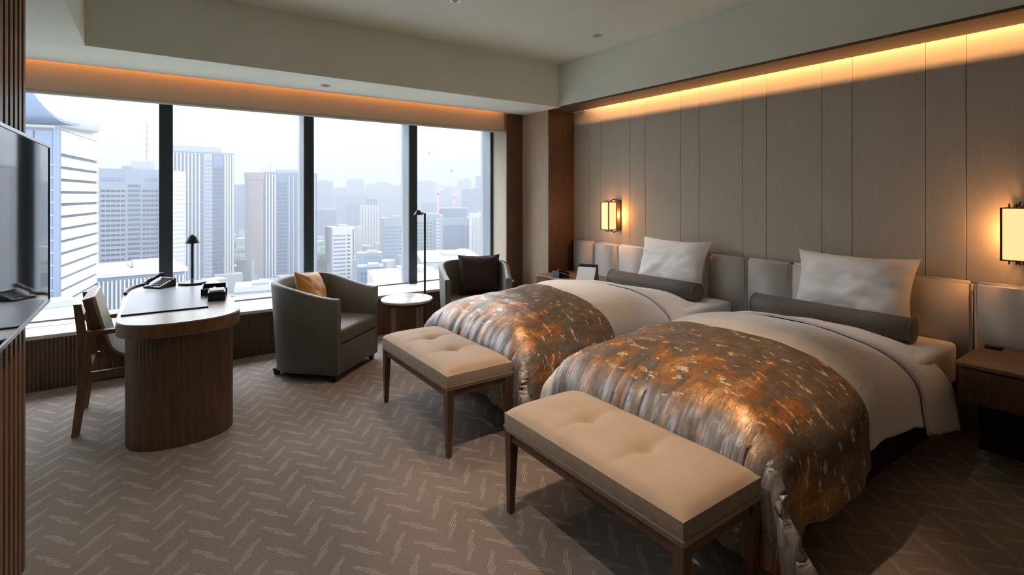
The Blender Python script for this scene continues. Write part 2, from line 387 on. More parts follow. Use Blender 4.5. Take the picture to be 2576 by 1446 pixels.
# ------------------------------------------------------------------ ceiling downlights
SPOT = 42
dl_ring = [(0.028, 0.0), (0.045, 0.0), (0.047, -0.004), (0.045, -0.006), (0.030, -0.006), (0.026, 0.0)]
def downlight(x, y, z, label, power, blend=0.6, size=88, col=(1.0, 0.63, 0.36), tilt=(0, 0, 0)):
    e = empty('ceiling_downlight', (x, y, z), label=label, cat='downlight', group='ceiling downlights')
    lathe('trim_ring', dl_ring, 'steel', e, 20); lathe('lens', [(0.0, -0.001), (0.027, -0.001)], 'dlemit', e, 20)
    d = bpy.data.lights.new('lamp', 'SPOT'); d.energy = power; d.color = col; d.spot_size = R(size); d.spot_blend = blend; d.shadow_soft_size = 0.025
    o = bpy.data.objects.new('lamp', d); COL.objects.link(o); o.parent = e; o.location = (0, 0, -0.02); o.rotation_euler = tilt
    return e
NEUT_FILL = (1.0, 0.84, 0.68)  # colour of two unseen downlights added to brighten the carpet
downlight(1.98, 3.60, ZC, 'small recessed downlight in the ceiling above the far bed, nearer the desk', SPOT * 1.2, size=72)
downlight(3.55, 3.60, ZC, 'small recessed downlight in the ceiling above the far bed pillows', SPOT * .75, size=55, col=(1.0, 0.93, 0.86))
downlight(1.90, 1.70, ZC, 'small recessed downlight out of view above the near bench', SPOT * 1.7, size=52)
downlight(3.55, 1.90, ZC, 'small recessed downlight out of view above the near bed pillows', SPOT * .6, size=44, col=(1.0, 0.93, 0.86))
downlight(0.40, 1.75, ZC, 'unseen fill downlight added over the open carpet', SPOT * 1.4, size=85, col=NEUT_FILL)
downlight(0.20, 0.1, ZC, 'unseen fill downlight added over the entrance end of the carpet', SPOT * .6, size=60, col=NEUT_FILL)
downlight(1.35, 5.02, ZS, 'tiny recessed downlight in the soffit above the window', 0.01)

# ------------------------------------------------------------------ headboard and wall lamps
hb = empty('headboard', (4.305, 0, 0), label='long upholstered pale grey headboard running behind both beds', cat='headboard')
box('backboard', 0.05, 0.088, -1.2, 4.86, 0.25, 0.925, 'basedark', hb)
ys = [4.80 - 0.3825 * i for i in range(16)]
bm = bmesh.new(); bbox(bm, 0, 0.055, -0.3825 + .003, -0.003, 0.25, 0.945)
bmesh.ops.bevel(bm, geom=bm.edges[:], offset=0.018, segments=3, affect='EDGES'); pm = bpy.data.meshes.new('cushion_panel'); bm.to_mesh(pm); bm.free(); pm.shade_smooth()
for y in ys[:-1]: link('cushion_panel', pm, 'headboard', hb, (0, y, 0))

def wall_lamp(y, label):
    e = empty('wall_lamp', (4.395, y, 1.27), label=label, cat='wall lamp', group='bedside wall lamps')
    box('back_plate', -0.02, -0.001, -0.04, 0.04, -0.17, 0.17, 'darkbronze', e, bev=0.004)
    hw, x0, x1, z0, z1 = 0.058, -0.225, -0.10, -0.155, 0.148
    sh = box('shade', x0, x1, -hw, hw, z0, z1, 'shade', e, bev=0.006)
    for (a, b) in ((x0, -hw), (x0, hw), (x1, -hw), (x1, hw)):
        box('corner_bar', a - .005, a + .005, b - .005, b + .005, z0 - .008, z1 + .008, 'darkbronze', sh)
    for zz in (z0 - .008, z1 + .002):
        bm = bmesh.new()
        for (xa, xb, ya, yb) in ((x0 - .006, x1 + .006, -hw - .006, -hw + .004), (x0 - .006, x1 + .006, hw - .004, hw + .006), (x0 - .006, x0 + .004, -hw, hw), (x1 - .004, x1 + .006, -hw, hw)):
            bbox(bm, xa, xb, ya, yb, zz, zz + .006)
        bm_obj('rim', bm, 'darkbronze', sh)
    for s, zz in ((1, z1 + .008), (-1, z0 - .008)):
        for yy in (-0.032, 0.0, 0.032):
            tube('finial', [(x0 + .05, yy, zz), (x0 + .05, yy, zz + s * .024)], [0.006, 0.004], 'darkbronze', e, 8)
        tube('bracket_arm', [(x1 - .02, 0, zz), (x1 - .01, 0, zz + s * .018), (x1 + .02, 0, zz + s * .03), (-0.012, 0, zz + s * .014)], 0.007, 'darkbronze', e, 8)
    d = bpy.data.lights.new('bulb', 'POINT'); d.energy = 4.6; d.color = (1.0, 0.38, 0.11); d.shadow_soft_size = 0.03
    o = bpy.data.objects.new('bulb', d); COL.objects.link(o); o.parent = e; o.location = (-0.06, 0, 0)
    return e
wall_lamp(4.105, 'small glowing paper wall lamp above the far nightstand')
wall_lamp(0.757, 'large glowing paper wall lamp cut by the picture edge above the near nightstand')

# ------------------------------------------------------------------ nightstands
def nightstand(y0, y1, label):
    e = empty('nightstand', (3.75, (y0 + y1) / 2, 0), label=label, cat='nightstand'); L = (y1 - y0) / 2
    box('top', 0, 0.55, -L, L, 0.53, 0.555, 'woodmid', e, bev=0.004, seg=1)
    box('body', 0.02, 0.55, -L + .01, L - .01, 0.33, 0.529, 'wood', e)
    dr = box('drawer_front', 0.004, 0.02, -L + .015, L - .015, 0.34, 0.52, 'wood', e); box('finger_pull', 0.001, 0.006, -0.10, 0.10, 0.500, 0.512, 'black', dr)
    box('plinth', 0.25, 0.55, -L + .05, L - .05, 0, 0.33, 'basedark', e)
    return e
nightstand(3.90, 4.84, 'walnut nightstand between the far bed and the corner pillar')
nightstand(-0.05, 0.93, 'dark walnut nightstand beside the near bed under the big wall lamp')

# ------------------------------------------------------------------ beds
def sup(A, B, n, flare, N=60):
    tab = [(0.0, 0.0, 0.0)]; s = 0
    for i in range(1, N + 1):
        th = (math.pi / 2) * i / N
        hh = A * math.sin(th) ** (2 / n); dd = B * (1 - math.cos(th) ** (2 / n))
        s += math.hypot(hh - tab[-1][1], dd - tab[-1][2]); tab.append((s, hh, dd))
    S = s
    def f(s):
        if s <= 0: return s, 0.0
        if s >= S: return A + (s - S) * flare, B + (s - S)
        lo, hi = 0, N
        while hi - lo > 1:
            m = (lo + hi) // 2
            if tab[m][0] <= s: lo = m
            else: hi = m
        k = (s - tab[lo][0]) / max(1e-9, tab[hi][0] - tab[lo][0])
        return tab[lo][1] + k * (tab[hi][1] - tab[lo][1]), tab[lo][2] + k * (tab[hi][2] - tab[lo][2])
    return f, S
FY, SY = sup(0.665, 0.30, 2.5, 0.10)
FX, SX = sup(0.58, 0.30, 2.6, 0.05)
XF0 = 2.465                                    # where the foot shoulder starts, in room x
def bed_surface(p, q, cy_, seed):
    hx, dx = FX(p); hy, dy = FY(abs(q)); sg = 1 if q >= 0 else -1
    xx = XF0 - hx
    k_ = max(0.0, min(1.0, (xx - 2.2) / 0.9)); k2 = max(0.0, min(1.0, (xx - 2.95) / 0.9)); crown = 0.685 + 0.060 * k_ * k_ * (3 - 2 * k_) - 0.16 * k2 * k2 * (3 - 2 * k2)
    d = (dx ** 2.3 + dy ** 2.3) ** (1 / 2.3)
    m = min(max(dx - .16, 0), max(dy - .16, 0))
    Y = sg * (hy + (0.62 if sg < 0 else 0.2) * m); X = xx - 0.10 * m
    # hanging folds
    w = max(0, dx - 0.04); w = min(w, .30); X -= 0.10 * w * abs(math.sin(q * 17 + seed + 1.8 * math.sin(q * 6))) + 0.06 * w * abs(math.sin(q * 31 + 1.3 * seed + math.sin(q * 9)))
    w2 = max(0, dy - 0.14); Y += sg * (0.07 * w2 * math.sin(p * 8 + seed) + 0.02 * w2 * math.sin(p * 23 + 2 * seed))
    z = crown - d + 0.012 * noise.noise(Vector((X * 2.2, Y * 2.2 + cy_, seed))) + 0.006 * noise.noise(Vector((X * 6, Y * 6 + cy_, seed))) + 0.007 * noise.noise(Vector((X * 13, Y * 3 + cy_, seed + 5)))
    return Vector((X, cy_ + Y, max(z, 0.03)))
def cloth(name, cy_, p0, p1, q0, q1, off, thick, m, seed, np_=100, nq=120, parent=None, hem=None):
    g = []; uvs = []
    for i in range(np_ + 1):
        row = []
        for j in range(nq + 1):
            p = p0 + (p1 - p0) * i / np_; q = q0 + (q1 - q0) * j / nq
            if hem: p, q = hem(p, q, i / np_, j / nq)
            e = 0.004; uvs.append((p, q))
            P = bed_surface(p, q, cy_, seed); a = bed_surface(p + e, q, cy_, seed) - P; b = bed_surface(p, q + e, cy_, seed) - P
            nn = b.cross(a)
            nn = nn.normalized() if nn.length > 1e-9 else Vector((0, 0, 1))
            if nn.z < -0.2: nn = -nn
            v = P + nn * off; v.z = max(v.z, 0.02 + off); row.append((v, nn))
        g.append(row)
    W = nq + 1; top = [v for r in g for v, _ in r]; bot = [v - n_ * thick for r in g for v, n_ in r]
    for v in bot: v.z = max(v.z, 0.012)
    vs = top + bot; N = len(top); fs = []
    for i in range(np_):
        for j in range(nq):
            a, b, c, d = i * W + j, i * W + j + 1, (i + 1) * W + j + 1, (i + 1) * W + j
            fs.append((a, d, c, b)); fs.append((N + a, N + b, N + c, N + d))
    for j in range(nq):
        a, b = j, j + 1; fs.append((a, b, N + b, N + a)); a, b = np_ * W + j, np_ * W + j + 1; fs.append((b, a, N + a, N + b))
    for i in range(np_):
        a, b = i * W, (i + 1) * W; fs.append((b, a, N + a, N + b)); a, b = i * W + nq, (i + 1) * W + nq; fs.append((a, b, N + b, N + a))
    org = Vector((3.0, cy_, 0))
    o = raw(name, [v - org for v in vs], fs, m, parent, True, None if parent else org)
    me = o.data; uvl = me.uv_layers.new(name='cloth'); buf = []
    for lp in me.loops: u_, v_ = uvs[lp.vertex_index % N]; buf += [u_, v_]
    uvl.data.foreach_set('uv', buf)
    return o

def pillow_mesh(name, W, H, T, m, parent=None, N=30, pinch=0.10, seed=0, wr=0.012):
    vs, fs = [], []; n1 = N + 1
    for sgn in (1, -1):
        for i in range(n1):
            for j in range(n1):
                u = -1 + 2 * i / N; v = -1 + 2 * j / N
                X = W / 2 * u * (1 - pinch * (1 - v * v)); Z = H / 2 * v * (1 - pinch * (1 - u * u))
                t = ((1 - abs(u) ** 3.2) * (1 - abs(v) ** 3.2)) ** 0.62
                fold = noise.noise(Vector((u * 2.4 + seed, v * 2.4, sgn))) * wr * (0.3 + t) + noise.noise(Vector((u * 6, v * 6 + seed, sgn))) * wr * .5 * t
                r = math.hypot(abs(u) - 1, abs(v) - 1)
                fold += 0.018 * math.exp(-r * r / .25) * math.sin(math.atan2(1 - abs(v), 1 - abs(u)) * 9 + seed) * t
                vs.append((X, sgn * (T / 2 * t) + fold * sgn, Z))
    B = n1 * n1
    for i in range(N):
        for j in range(N):
            a, b, c, d = i * n1 + j, i * n1 + j + 1, (i + 1) * n1 + j + 1, (i + 1) * n1 + j
            fs.append((a, b, c, d)); fs.append((B + a, B + d, B + c, B + b))
    me = bpy.data.meshes.new(name); me.from_pydata(vs, [], fs); me.update()
    bm = bmesh.new(); bm.from_mesh(me); bmesh.ops.remove_doubles(bm, verts=bm.verts, dist=1e-5); bm.to_mesh(me); bm.free(); me.shade_smooth()
    return link(name, me, m, parent)

def make_bed(cy_, which, seed, run_q0, run_q1):
    b = empty('bed', (3.0, cy_, 0), label='single bed with white mattress on a dark base, ' + which, cat='bed', group='twin beds')
    box('bed_base', -0.92, 1.28, -0.56, 0.56, 0.03, 0.27, 'basedark', b)
    for sx_ in (-0.8, 1.1):
        for sy_ in (-0.45, 0.45): box('foot', sx_ - .03, sx_ + .03, sy_ - .03, sy_ + .03, 0, 0.03, 'black', b)
    box('mattress', -0.96, 1.285, -0.605, 0.605, 0.275, 0.545, 'linen', b, bev=0.035, seg=4)
    du = cloth('duvet', cy_, -(3.80 - XF0), SX + .14, -(SY + .11), SY + .04, 0.012, 0.012, 'duvet', seed)
    tag(du, 'puffy white duvet spread over ' + which, 'duvet', 'duvets')
    cloth('turned_down_fold', cy_, -(3.83 - XF0), -(3.34 - XF0), -(SY + .15), SY + .07, 0.036, 0.018, 'duvet', seed, 30, 90, parent=du)
    def hem(p, q, a, c):                       # the flap at the room-side foot corner hangs lower
        k = max(0.0, min(1.0, (p - 0.36) / 0.16)); k = k * k * (3 - 2 * k)
        return p, (q * (1 + 0.17 * k) if q < 0 else q)
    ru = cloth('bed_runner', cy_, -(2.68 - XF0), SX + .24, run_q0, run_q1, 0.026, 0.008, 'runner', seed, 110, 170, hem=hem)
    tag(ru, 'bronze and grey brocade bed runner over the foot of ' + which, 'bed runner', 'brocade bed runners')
    return b
NEAR, FAR = 1.65, 3.225
make_bed(NEAR, 'the near bed', 1.0, -(SY + .17), SY * .74)
make_bed(FAR, 'the far bed by the window', 4.0, -(SY + .13), SY + .1)
def pillow(cy_, which, seed, W=0.80, dx=0):
    o = pillow_mesh('pillow', W, 0.52, 0.20, 'linen', seed=seed, wr=0.018)
    o.location = (4.175, cy_, 0.82); o.rotation_euler = (R(-17), 0, R(-90)); return tag(o, 'plump white pillow propped against the headboard on ' + which, 'pillow', 'white pillows')
pillow(1.625, 'the near bed', 2.0); pillow(3.21, 'the far bed', 5.0)
def bolster(y0, y1, which):
    e = empty('bolster', (4.005, (y0 + y1) / 2, 0.563), label='round taupe bolster lying in front of the pillow on ' + which, cat='bolster', group='taupe bolsters'); L = (y1 - y0) / 2; r = 0.082
    vs, fs = [], []; seg = 32
    pr = [(0.0, -L - .012), (r * .5, -L - .010), (r * .9, -L - .003), (r, -L), (r, -L * .5), (r * .99, 0), (r, L * .5), (r, L), (r * .9, L + .003), (r * .5, L + .010), (0.0, L + .012)]
    for rr, yy in pr:
        for k in range(seg): a = 2 * math.pi * k / seg; vs.append((rr * math.cos(a), yy, rr * math.sin(a)))
    for i in range(len(pr) - 1):
        for k in range(seg): fs.append((i * seg + k, (i + 1) * seg + k, (i + 1) * seg + (k + 1) % seg, i * seg + (k + 1) % seg))
    ro = raw('roll', vs, fs, 'bolster', e, True, (0, 0, 0.062))
    for s in (-1, 1):
        tube('piping', [(r * math.cos(a) , s * L, r * math.sin(a)) for a in [2 * math.pi * k / 28 for k in range(29)]], 0.005, 'leather', ro, 6)
    return e
bolster(1.20, 2.25, 'the near bed'); bolster(2.79, 3.83, 'the far bed')

# ------------------------------------------------------------------ benches at the bed feet
def bench(y0, y1, label):
    x0, x1 = 1.362, 1.818; L, Wd = (y1 - y0) / 2, (x1 - x0) / 2
    e = empty('bench', ((x0 + x1) / 2, (y0 + y1) / 2, 0), label=label, cat='bench', group='tufted benches')
    NX, NY = 26, 60; vs, fs = [], []
    by = (L * .32, -L * .32)
    for i in range(NX + 1):
        for j in range(NY + 1):
            u = -1 + 2 * i / NX; v = -1 + 2 * j / NY; X, Y = u * Wd, v * L
            z = 0.470 + 0.048 * ((1 - abs(u) ** 4) * (1 - abs(v) ** 8)) ** .5
            for b_ in by:
                z -= 0.050 * math.exp(-math.hypot(X, Y - b_) / 0.032)
                z -= 0.013 * math.exp(-abs(Y - b_) / 0.016) * (1 - abs(u) ** 4)
            z -= 0.004 * math.exp(-(X / 0.010) ** 2) * (1 if abs(Y) < L * .32 else math.exp(-((abs(Y) - L * .32) / .05) ** 2))
            vs.append((X, Y, z))
    n1 = NY + 1
    for i in range(NX):
        for j in range(NY): fs.append((i * n1 + j, (i + 1) * n1 + j, (i + 1) * n1 + j + 1, i * n1 + j + 1))
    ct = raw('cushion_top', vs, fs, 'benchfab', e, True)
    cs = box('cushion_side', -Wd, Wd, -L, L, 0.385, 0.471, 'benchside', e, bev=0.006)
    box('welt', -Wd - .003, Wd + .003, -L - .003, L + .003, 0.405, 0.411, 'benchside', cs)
    for b_ in by: lathe('button', [(0.0, 0.010), (0.008, 0.008), (0.011, 0.002), (0.010, 0.0)], 'benchfab', ct, 14, (0, b_, 0.450))
    box('frame_rail', -Wd + .01, Wd - .01, -L + .01, -L + .035, 0.345, 0.386, 'wood', e); box('frame_rail', -Wd + .01, Wd - .01, L - .035, L - .01, 0.345, 0.386, 'wood', e)
    box('frame_rail', -Wd + .01, -Wd + .035, -L + .035, L - .035, 0.345, 0.386, 'wood', e); box('frame_rail', Wd - .035, Wd - .01, -L + .035, L - .035, 0.345, 0.386, 'wood', e)
    for sx_ in (-1, 1):
        for sy_ in (-1, 1): taper('leg', sx_ * (Wd - .026), sy_ * (L - .026), 0, 0.386, 0.013, 0.024, 'wood', e, sx_ * .004, sy_ * .004)
    return e
bench(1.0, 2.0, 'beige tufted bench at the foot of the near bed'); bench(2.575, 3.575, 'beige tufted bench at the foot of the far bed')

# ------------------------------------------------------------------ barrel armchairs
def armchair(loc, rz, label):
    e = empty('armchair', loc, rz, label=label, cat='armchair', group='grey barrel armchairs')
    W, D, th = 0.36, 0.34, 0.062                 # local front faces -Y
    path = []
    for k in range(7): path.append((W - 0.004 * (6 - k), -D + (D + 0.06) * k / 6))
    for k in range(1, 25):
        a = math.pi * k / 25; ce, se = math.cos(a), math.sin(a); nn = 2.6
        path.append((W * math.copysign(abs(ce) ** (2 / nn), ce), 0.06 + 0.285 * abs(se) ** (2 / nn)))
    for k in range(7): path.append((-W + 0.004 * k, 0.06 - (D + 0.06) * k / 6))
    n = len(path); vs, fs = [], []
    for i, (x, y) in enumerate(path):
        a = path[max(i - 1, 0)]; b = path[min(i + 1, n - 1)]; dx, dy = b[0] - a[0], b[1] - a[1]; l = math.hypot(dx, dy); nx, ny = -dy / l, dx / l
        k = max(0.0, min(1.0, (y + D) / (2 * D))); zt = 0.665 + 0.115 * (k * k * (3 - 2 * k)); lean = 0.035 * k
        ox, oy = x - nx * 0, y - ny * 0
        vs += [(ox - nx * -0.012, oy - ny * -0.012, 0.055), (ox - nx * lean, oy - ny * lean, zt - .012), (ox + nx * (.012 - lean), oy + ny * (.012 - lean), zt), (ox + nx * (th - .012 - lean), oy + ny * (th - .012 - lean), zt), (ox + nx * (th - lean), oy + ny * (th - lean), zt - .014), (ox + nx * (th + .03 * k), oy + ny * (th + .03 * k), 0.30), (ox + nx * th, oy + ny * th, 0.055)]
    m = 7
    for i in range(n - 1):
        for j in range(m): fs.append((i * m + j, i * m + (j + 1) % m, (i + 1) * m + (j + 1) % m, (i + 1) * m + j))
    fs.append(tuple(range(m))[::-1]); fs.append(tuple(range((n - 1) * m, n * m)))
    o = raw('shell', vs, fs, 'leather', e)
    bm = bmesh.new(); bm.from_mesh(o.data); bmesh.ops.recalc_face_normals(bm, faces=bm.faces); bm.to_mesh(o.data); bm.free(); smooth_angle(o, 50)
    wi = W - th - .004
    box('front_panel', -wi, wi, -D + .004, 0.22, 0.055, 0.29, 'leather', e, bev=0.006)
    box('seat_cushion', -wi + .003, wi - .003, -D - .004, 0.26, 0.292, 0.415, 'leather', e, bev=0.028, seg=4)
    for sx_ in (-1, 1):
        taper('foot', sx_ * .30, -.29, 0, 0.056, 0.016, 0.024, 'black', e); taper('foot', sx_ * .26, .27, 0, 0.056, 0.016, 0.024, 'black', e)
    return e
armchair((1.225, 4.60, 0), math.atan2(.66, .75), 'grey leather barrel armchair with an orange cushion, nearer the desk')
armchair((2.80, 4.66, 0), math.atan2(-.42, .91), 'grey leather barrel armchair with a dark maroon cushion behind the far bed')
oc = pillow_mesh('cushion', 0.42, 0.42, 0.14, 'orange', seed=9, wr=0.01); oc.location = (1.165, 4.735, 0.625); oc.rotation_euler = (R(-22), R(8), R(48)); tag(oc, 'burnt orange velvet cushion in the armchair nearer the desk', 'cushion')
mc = pillow_mesh('cushion', 0.47, 0.43, 0.14, 'maroon', seed=3, wr=0.008); mc.location = (2.94, 4.80, 0.635); mc.rotation_euler = (R(-16), 0, R(-24)); tag(mc, 'dark maroon velvet cushion in the armchair behind the far bed', 'cushion')
tube('edge_piping', [(-0.21, 0, 0.20), (-0.1, 0, 0.192), (0, 0, 0.188), (0.1, 0, 0.192), (0.21, 0, 0.20)], 0.008, 'maroonpipe', mc, 8)

# ------------------------------------------------------------------ round side table and reading lamp
e = empty('side_table', (2.00, 4.60, 0), label='round side table with pale top between the two armchairs', cat='side table')
lathe('table_top', [(0.0, 0.487), (0.235, 0.487), (0.243, 0.491), (0.245, 0.507), (0.238, 0.512), (0.0, 0.512)], 'stone_sheen', e, 48)
lathe('apron', [(0.0, 0.455), (0.20, 0.455), (0.205, 0.486)], 'darkbronze', e, 40)
for k in range(4):
    a = R(25 + 90 * k); s = box('leg', 0.165, 0.18, -0.02, 0.02, 0.0, 0.456, 'woodmid', e); s.rotation_euler = (0, 0, a)
lathe('foot_ring', [(0.19, 0.0), (0.20, 0.0), (0.20, 0.012), (0.155, 0.012), (0.155, 0.0), (0.19, 0.0)], 'darkbronze', e, 40)
e = empty('floor_lamp', (2.345, 4.93, 0), label='slim black reading lamp standing behind the round table', cat='floor lamp')
lathe('base', [(0.0, 0.0), (0.11, 0.0), (0.115, 0.006), (0.11, 0.014), (0.0, 0.018)], 'blacksoft', e, 32)
tube('pole', [(0, 0, 0.015), (0, 0, 1.31)], 0.011, 'blacksoft', e, 12)
tube('arm', [(0, 0, 1.30), (-0.05, 0.0, 1.325), (-0.10, 0.0, 1.335)], 0.006, 'blacksoft', e, 8)
lathe('shade', [(0.012, 0.05), (0.02, 0.045), (0.05, 0.0), (0.046, 0.0), (0.012, 0.04)], 'black', e, 24, (-0.075, 0, 1.295))

# ------------------------------------------------------------------ desk, its chair and the things on it
DX0, DX1, DYN, DYF = -0.185, 0.475, 3.575, 5.22
def stadium(x0, x1, yn, yf, nr=1.0, flat=None, N=28, far_r=0.12):
    r = (x1 - x0) / 2; cx = (x0 + x1) / 2; ry = r * nr; pts = []
    for k in range(N + 1):
        a = math.pi + math.pi * k / N; c, s = math.cos(a), math.sin(a); n = 2.35
        pts.append((cx + r * math.copysign(abs(c) ** (2 / n), c), yn + ry - ry * abs(s) ** (2 / n)))
    for k in range(7):
        a = R(90) * k / 6; pts.append((x1 - far_r + far_r * math.cos(a), yf - far_r + far_r * math.sin(a)))
    for k in range(7):
        a = R(90) + R(90) * k / 6; pts.append((x0 + far_r + far_r * math.cos(a), yf - far_r + far_r * math.sin(a)))
    return pts
e = empty('desk', (0.145, 4.4, 0), label='oval-ended writing desk with fluted drum base and top coloured pale as window sheen, by the window', cat='desk')
def loc_(pts): return [(x - .145, y - 4.4) for x, y in pts]
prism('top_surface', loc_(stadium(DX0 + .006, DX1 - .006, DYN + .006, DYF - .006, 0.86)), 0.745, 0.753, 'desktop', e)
prism('apron', loc_(stadium(DX0, DX1, DYN, DYF, 0.86)), 0.672, 0.746, 'chairwood', e, bev=0.003)
base = stadium(DX0 + .045, DX1 - .04, DYN + .05, 3.98, 0.86, far_r=0.03)
# reeded outline
dense = []
for i in range(len(base)):
    a, b = base[i], base[(i + 1) % len(base)]; L = math.hypot(b[0] - a[0], b[1] - a[1]); k = max(1, int(L / 0.0045))
    for j in range(k): dense.append((a[0] + (b[0] - a[0]) * j / k, a[1] + (b[1] - a[1]) * j / k))
cx, cyy = 0.145, 3.85; out = []; s = 0
for i, (x, y) in enumerate(dense):
    if i: s += math.hypot(x - dense[i - 1][0], y - dense[i - 1][1])
    d = math.hypot(x - cx, y - cyy); k = -0.0045 * (1 - abs(math.sin(math.pi * s / 0.022)) ** .7); out.append((x + (x - cx) / d * k, y + (y - cyy) / d * k))
prism('fluted_drum', loc_(out), 0, 0.6715, 'wood', e)
box('support_leg', -0.20, -0.14, 0.36, 0.42, 0, 0.672, 'black', e)
box('support_leg', 0.14, 0.20, 0.36, 0.42, 0, 0.672, 'black', e)
rim = [(DX0 - .145 + .014, 4.78 - 4.4), (DX0 - .145 + .018, 4.92 - 4.4), (DX0 - .145 + .04, 5.06 - 4.4), (DX0 - .145 + .09, 5.17 - 4.4), (DX0 - .145 + .17, 5.20 - 4.4)]
tube('edge_rail', [(x, y, 0.764) for x, y in rim], 0.011, 'blacksoft', e, 8)

def on_desk(o, label, cat): return tag(o, label, cat)
bt = empty('desk_blotter', (0.085, 4.41, 0.7535), R(-2), label='blue-grey leather blotter lying on the desk', cat='blotter')
mt = box('mat', -0.23, 0.23, -0.46, 0.46, 0, 0.006, 'blotter', bt, bev=0.002, seg=1)
box('raised_edge', -0.232, 0.232, -0.466, -0.452, 0, 0.009, 'black', mt)
bx = empty('stationery_box', (0.375, 4.22, 0.7535), R(-6), label='black desk box with white paper on top beside the blotter', cat='box')
box('box_body', -0.055, 0.055, -0.075, 0.075, 0, 0.062, 'black', bx, bev=0.004)
box('paper_stack', -0.045, 0.045, -0.062, 0.062, 0.062, 0.074, 'paper', bx)
tr = empty('desk_tray', (0.385, 4.50, 0.7535), R(-6), label='low black leather tray behind the stationery box', cat='tray')
box('tray_floor', -0.085, 0.085, -0.13, 0.13, 0, 0.008, 'black', tr)
for (a, b, c, d) in ((-.085, -.075, -.13, .13), (.075, .085, -.13, .13), (-.075, .075, -.13, -.12), (-.075, .075, .12, .13)): box('tray_wall', a, b, c, d, 0.008, 0.055, 'black', tr)
lathe('tray_knob', [(0.0, 0.04), (0.010, 0.036), (0.012, 0.02), (0.006, 0.008), (0.006, 0.0)], 'steel', tr, 14, (0.0, 0.0, 0.008))
dlp = empty('desk_lamp', (0.27, 5.06, 0.7535), label='slim black desk lamp with cone shade on the desk', cat='desk lamp')
lathe('base', [(0.0, 0.0), (0.10, 0.0), (0.104, 0.004), (0.10, 0.018), (0.0, 0.02)], 'black', dlp, 36)
lathe('collar', [(0.012, 0.02), (0.012, 0.045), (0.0, 0.045)], 'steel', dlp, 14)
tube('pole', [(0, 0, 0.02), (0, 0, 0.38)], 0.010, 'blacksoft', dlp, 12)
lathe('shade', [(0.0, 0.075), (0.012, 0.073), (0.03, 0.055), (0.055, 0.0), (0.050, 0.0), (0.0, 0.05)], 'black', dlp, 28, (0, -0.01, 0.345))
def phone(loc, rz, label, s=1.0):
    p = empty('telephone', loc, rz, label=label, cat='telephone'); p.scale = (s, s, s)
    pb = raw('phone_base', [(-.10, -.09, 0), (.10, -.09, 0), (.10, .09, 0), (-.10, .09, 0), (-.10, -.09, .018), (.10, -.09, .018), (.10, .09, .085), (-.10, .09, .085)], [(3, 2, 1, 0), (4, 5, 6, 7), (0, 1, 5, 4), (1, 2, 6, 5), (2, 3, 7, 6), (3, 0, 4, 7)], 'black', p)
    tube('handset', [(-.07, -.085, .045), (-.07, -.06, .068), (-.07, 0, .085), (-.07, .06, .112), (-.07, .09, .110)], [0.022, 0.020, 0.014, 0.020, 0.024], 'black', p, 12)
    for i in range(4):
        for j in range(3): b = box('key', -.02 + j * .035, .002 + j * .035, -.07 + i * .03, -.052 + i * .03, .030 + i * .011, .036 + i * .011, 'leather', pb)
    box('display', -.02, .08, .05, .08, .070, .084, 'blotter', pb)
    return p
phone((0.045, 5.04, 0.7535), R(-50), 'black telephone with raised handset at the window end of the desk', 0.82)

# desk chair, facing the desk (+X)
e = empty('desk_chair', (-0.19, 4.42, 0), label='walnut desk chair with cream curved seat tucked at the desk', cat='chair'); HW = 0.235
def arc_shell():
    pts = [(-0.132, 0.85), (-0.115, 0.78), (-0.092, 0.68), (-0.070, 0.60)]
    for k in range(1, 9): a = R(100 + 80 * 0) ; t = k / 8; th = R(8) + R(82) * t; pts.append((-0.062 + 0.15 * (1 - math.cos(th)) , 0.585 - 0.15 * math.sin(th)))
    pts += [(0.2, 0.430), (0.34, 0.438), (0.40, 0.436)]
    return pts
pc = arc_shell()
def shell(name, off0, off1, hw, m):
    vs, fs = [], []; n = len(pc)
    for i, (x, z) in enumerate(pc):
        a = pc[max(i - 1, 0)]; b = pc[min(i + 1, n - 1)]; dx, dz = b[0] - a[0], b[1] - a[1]; l = math.hypot(dx, dz); nx, nz = -dz / l, dx / l
        for yy in (-hw, hw):
            vs += [(x + nx * off0, yy, z + nz * off0), (x + nx * off1, yy, z + nz * off1)]
    for i in range(n - 1):
        a, b = i * 4, (i + 1) * 4
        fs += [(a, b, b + 2, a + 2), (a + 1, a + 3, b + 3, b + 1), (a, a + 1, b + 1, b), (a + 2, b + 2, b + 3, a + 3)]
    fs += [(0, 2, 3, 1), ((n - 1) * 4, (n - 1) * 4 + 1, (n - 1) * 4 + 3, (n - 1) * 4 + 2)]
    bm = bmesh.new(); vv = [bm.verts.new(v) for v in vs]
    for f in fs: bm.faces.new([vv[i] for i in f])
    o = bm_obj(name, bm, m, e); smooth_angle(o, 50); return o
cs_ = shell('curved_shell', -0.045, 0.0, HW, 'chairwood'); shell('upholstery', 0.0005, 0.020, HW - .012, 'cream').parent = cs_
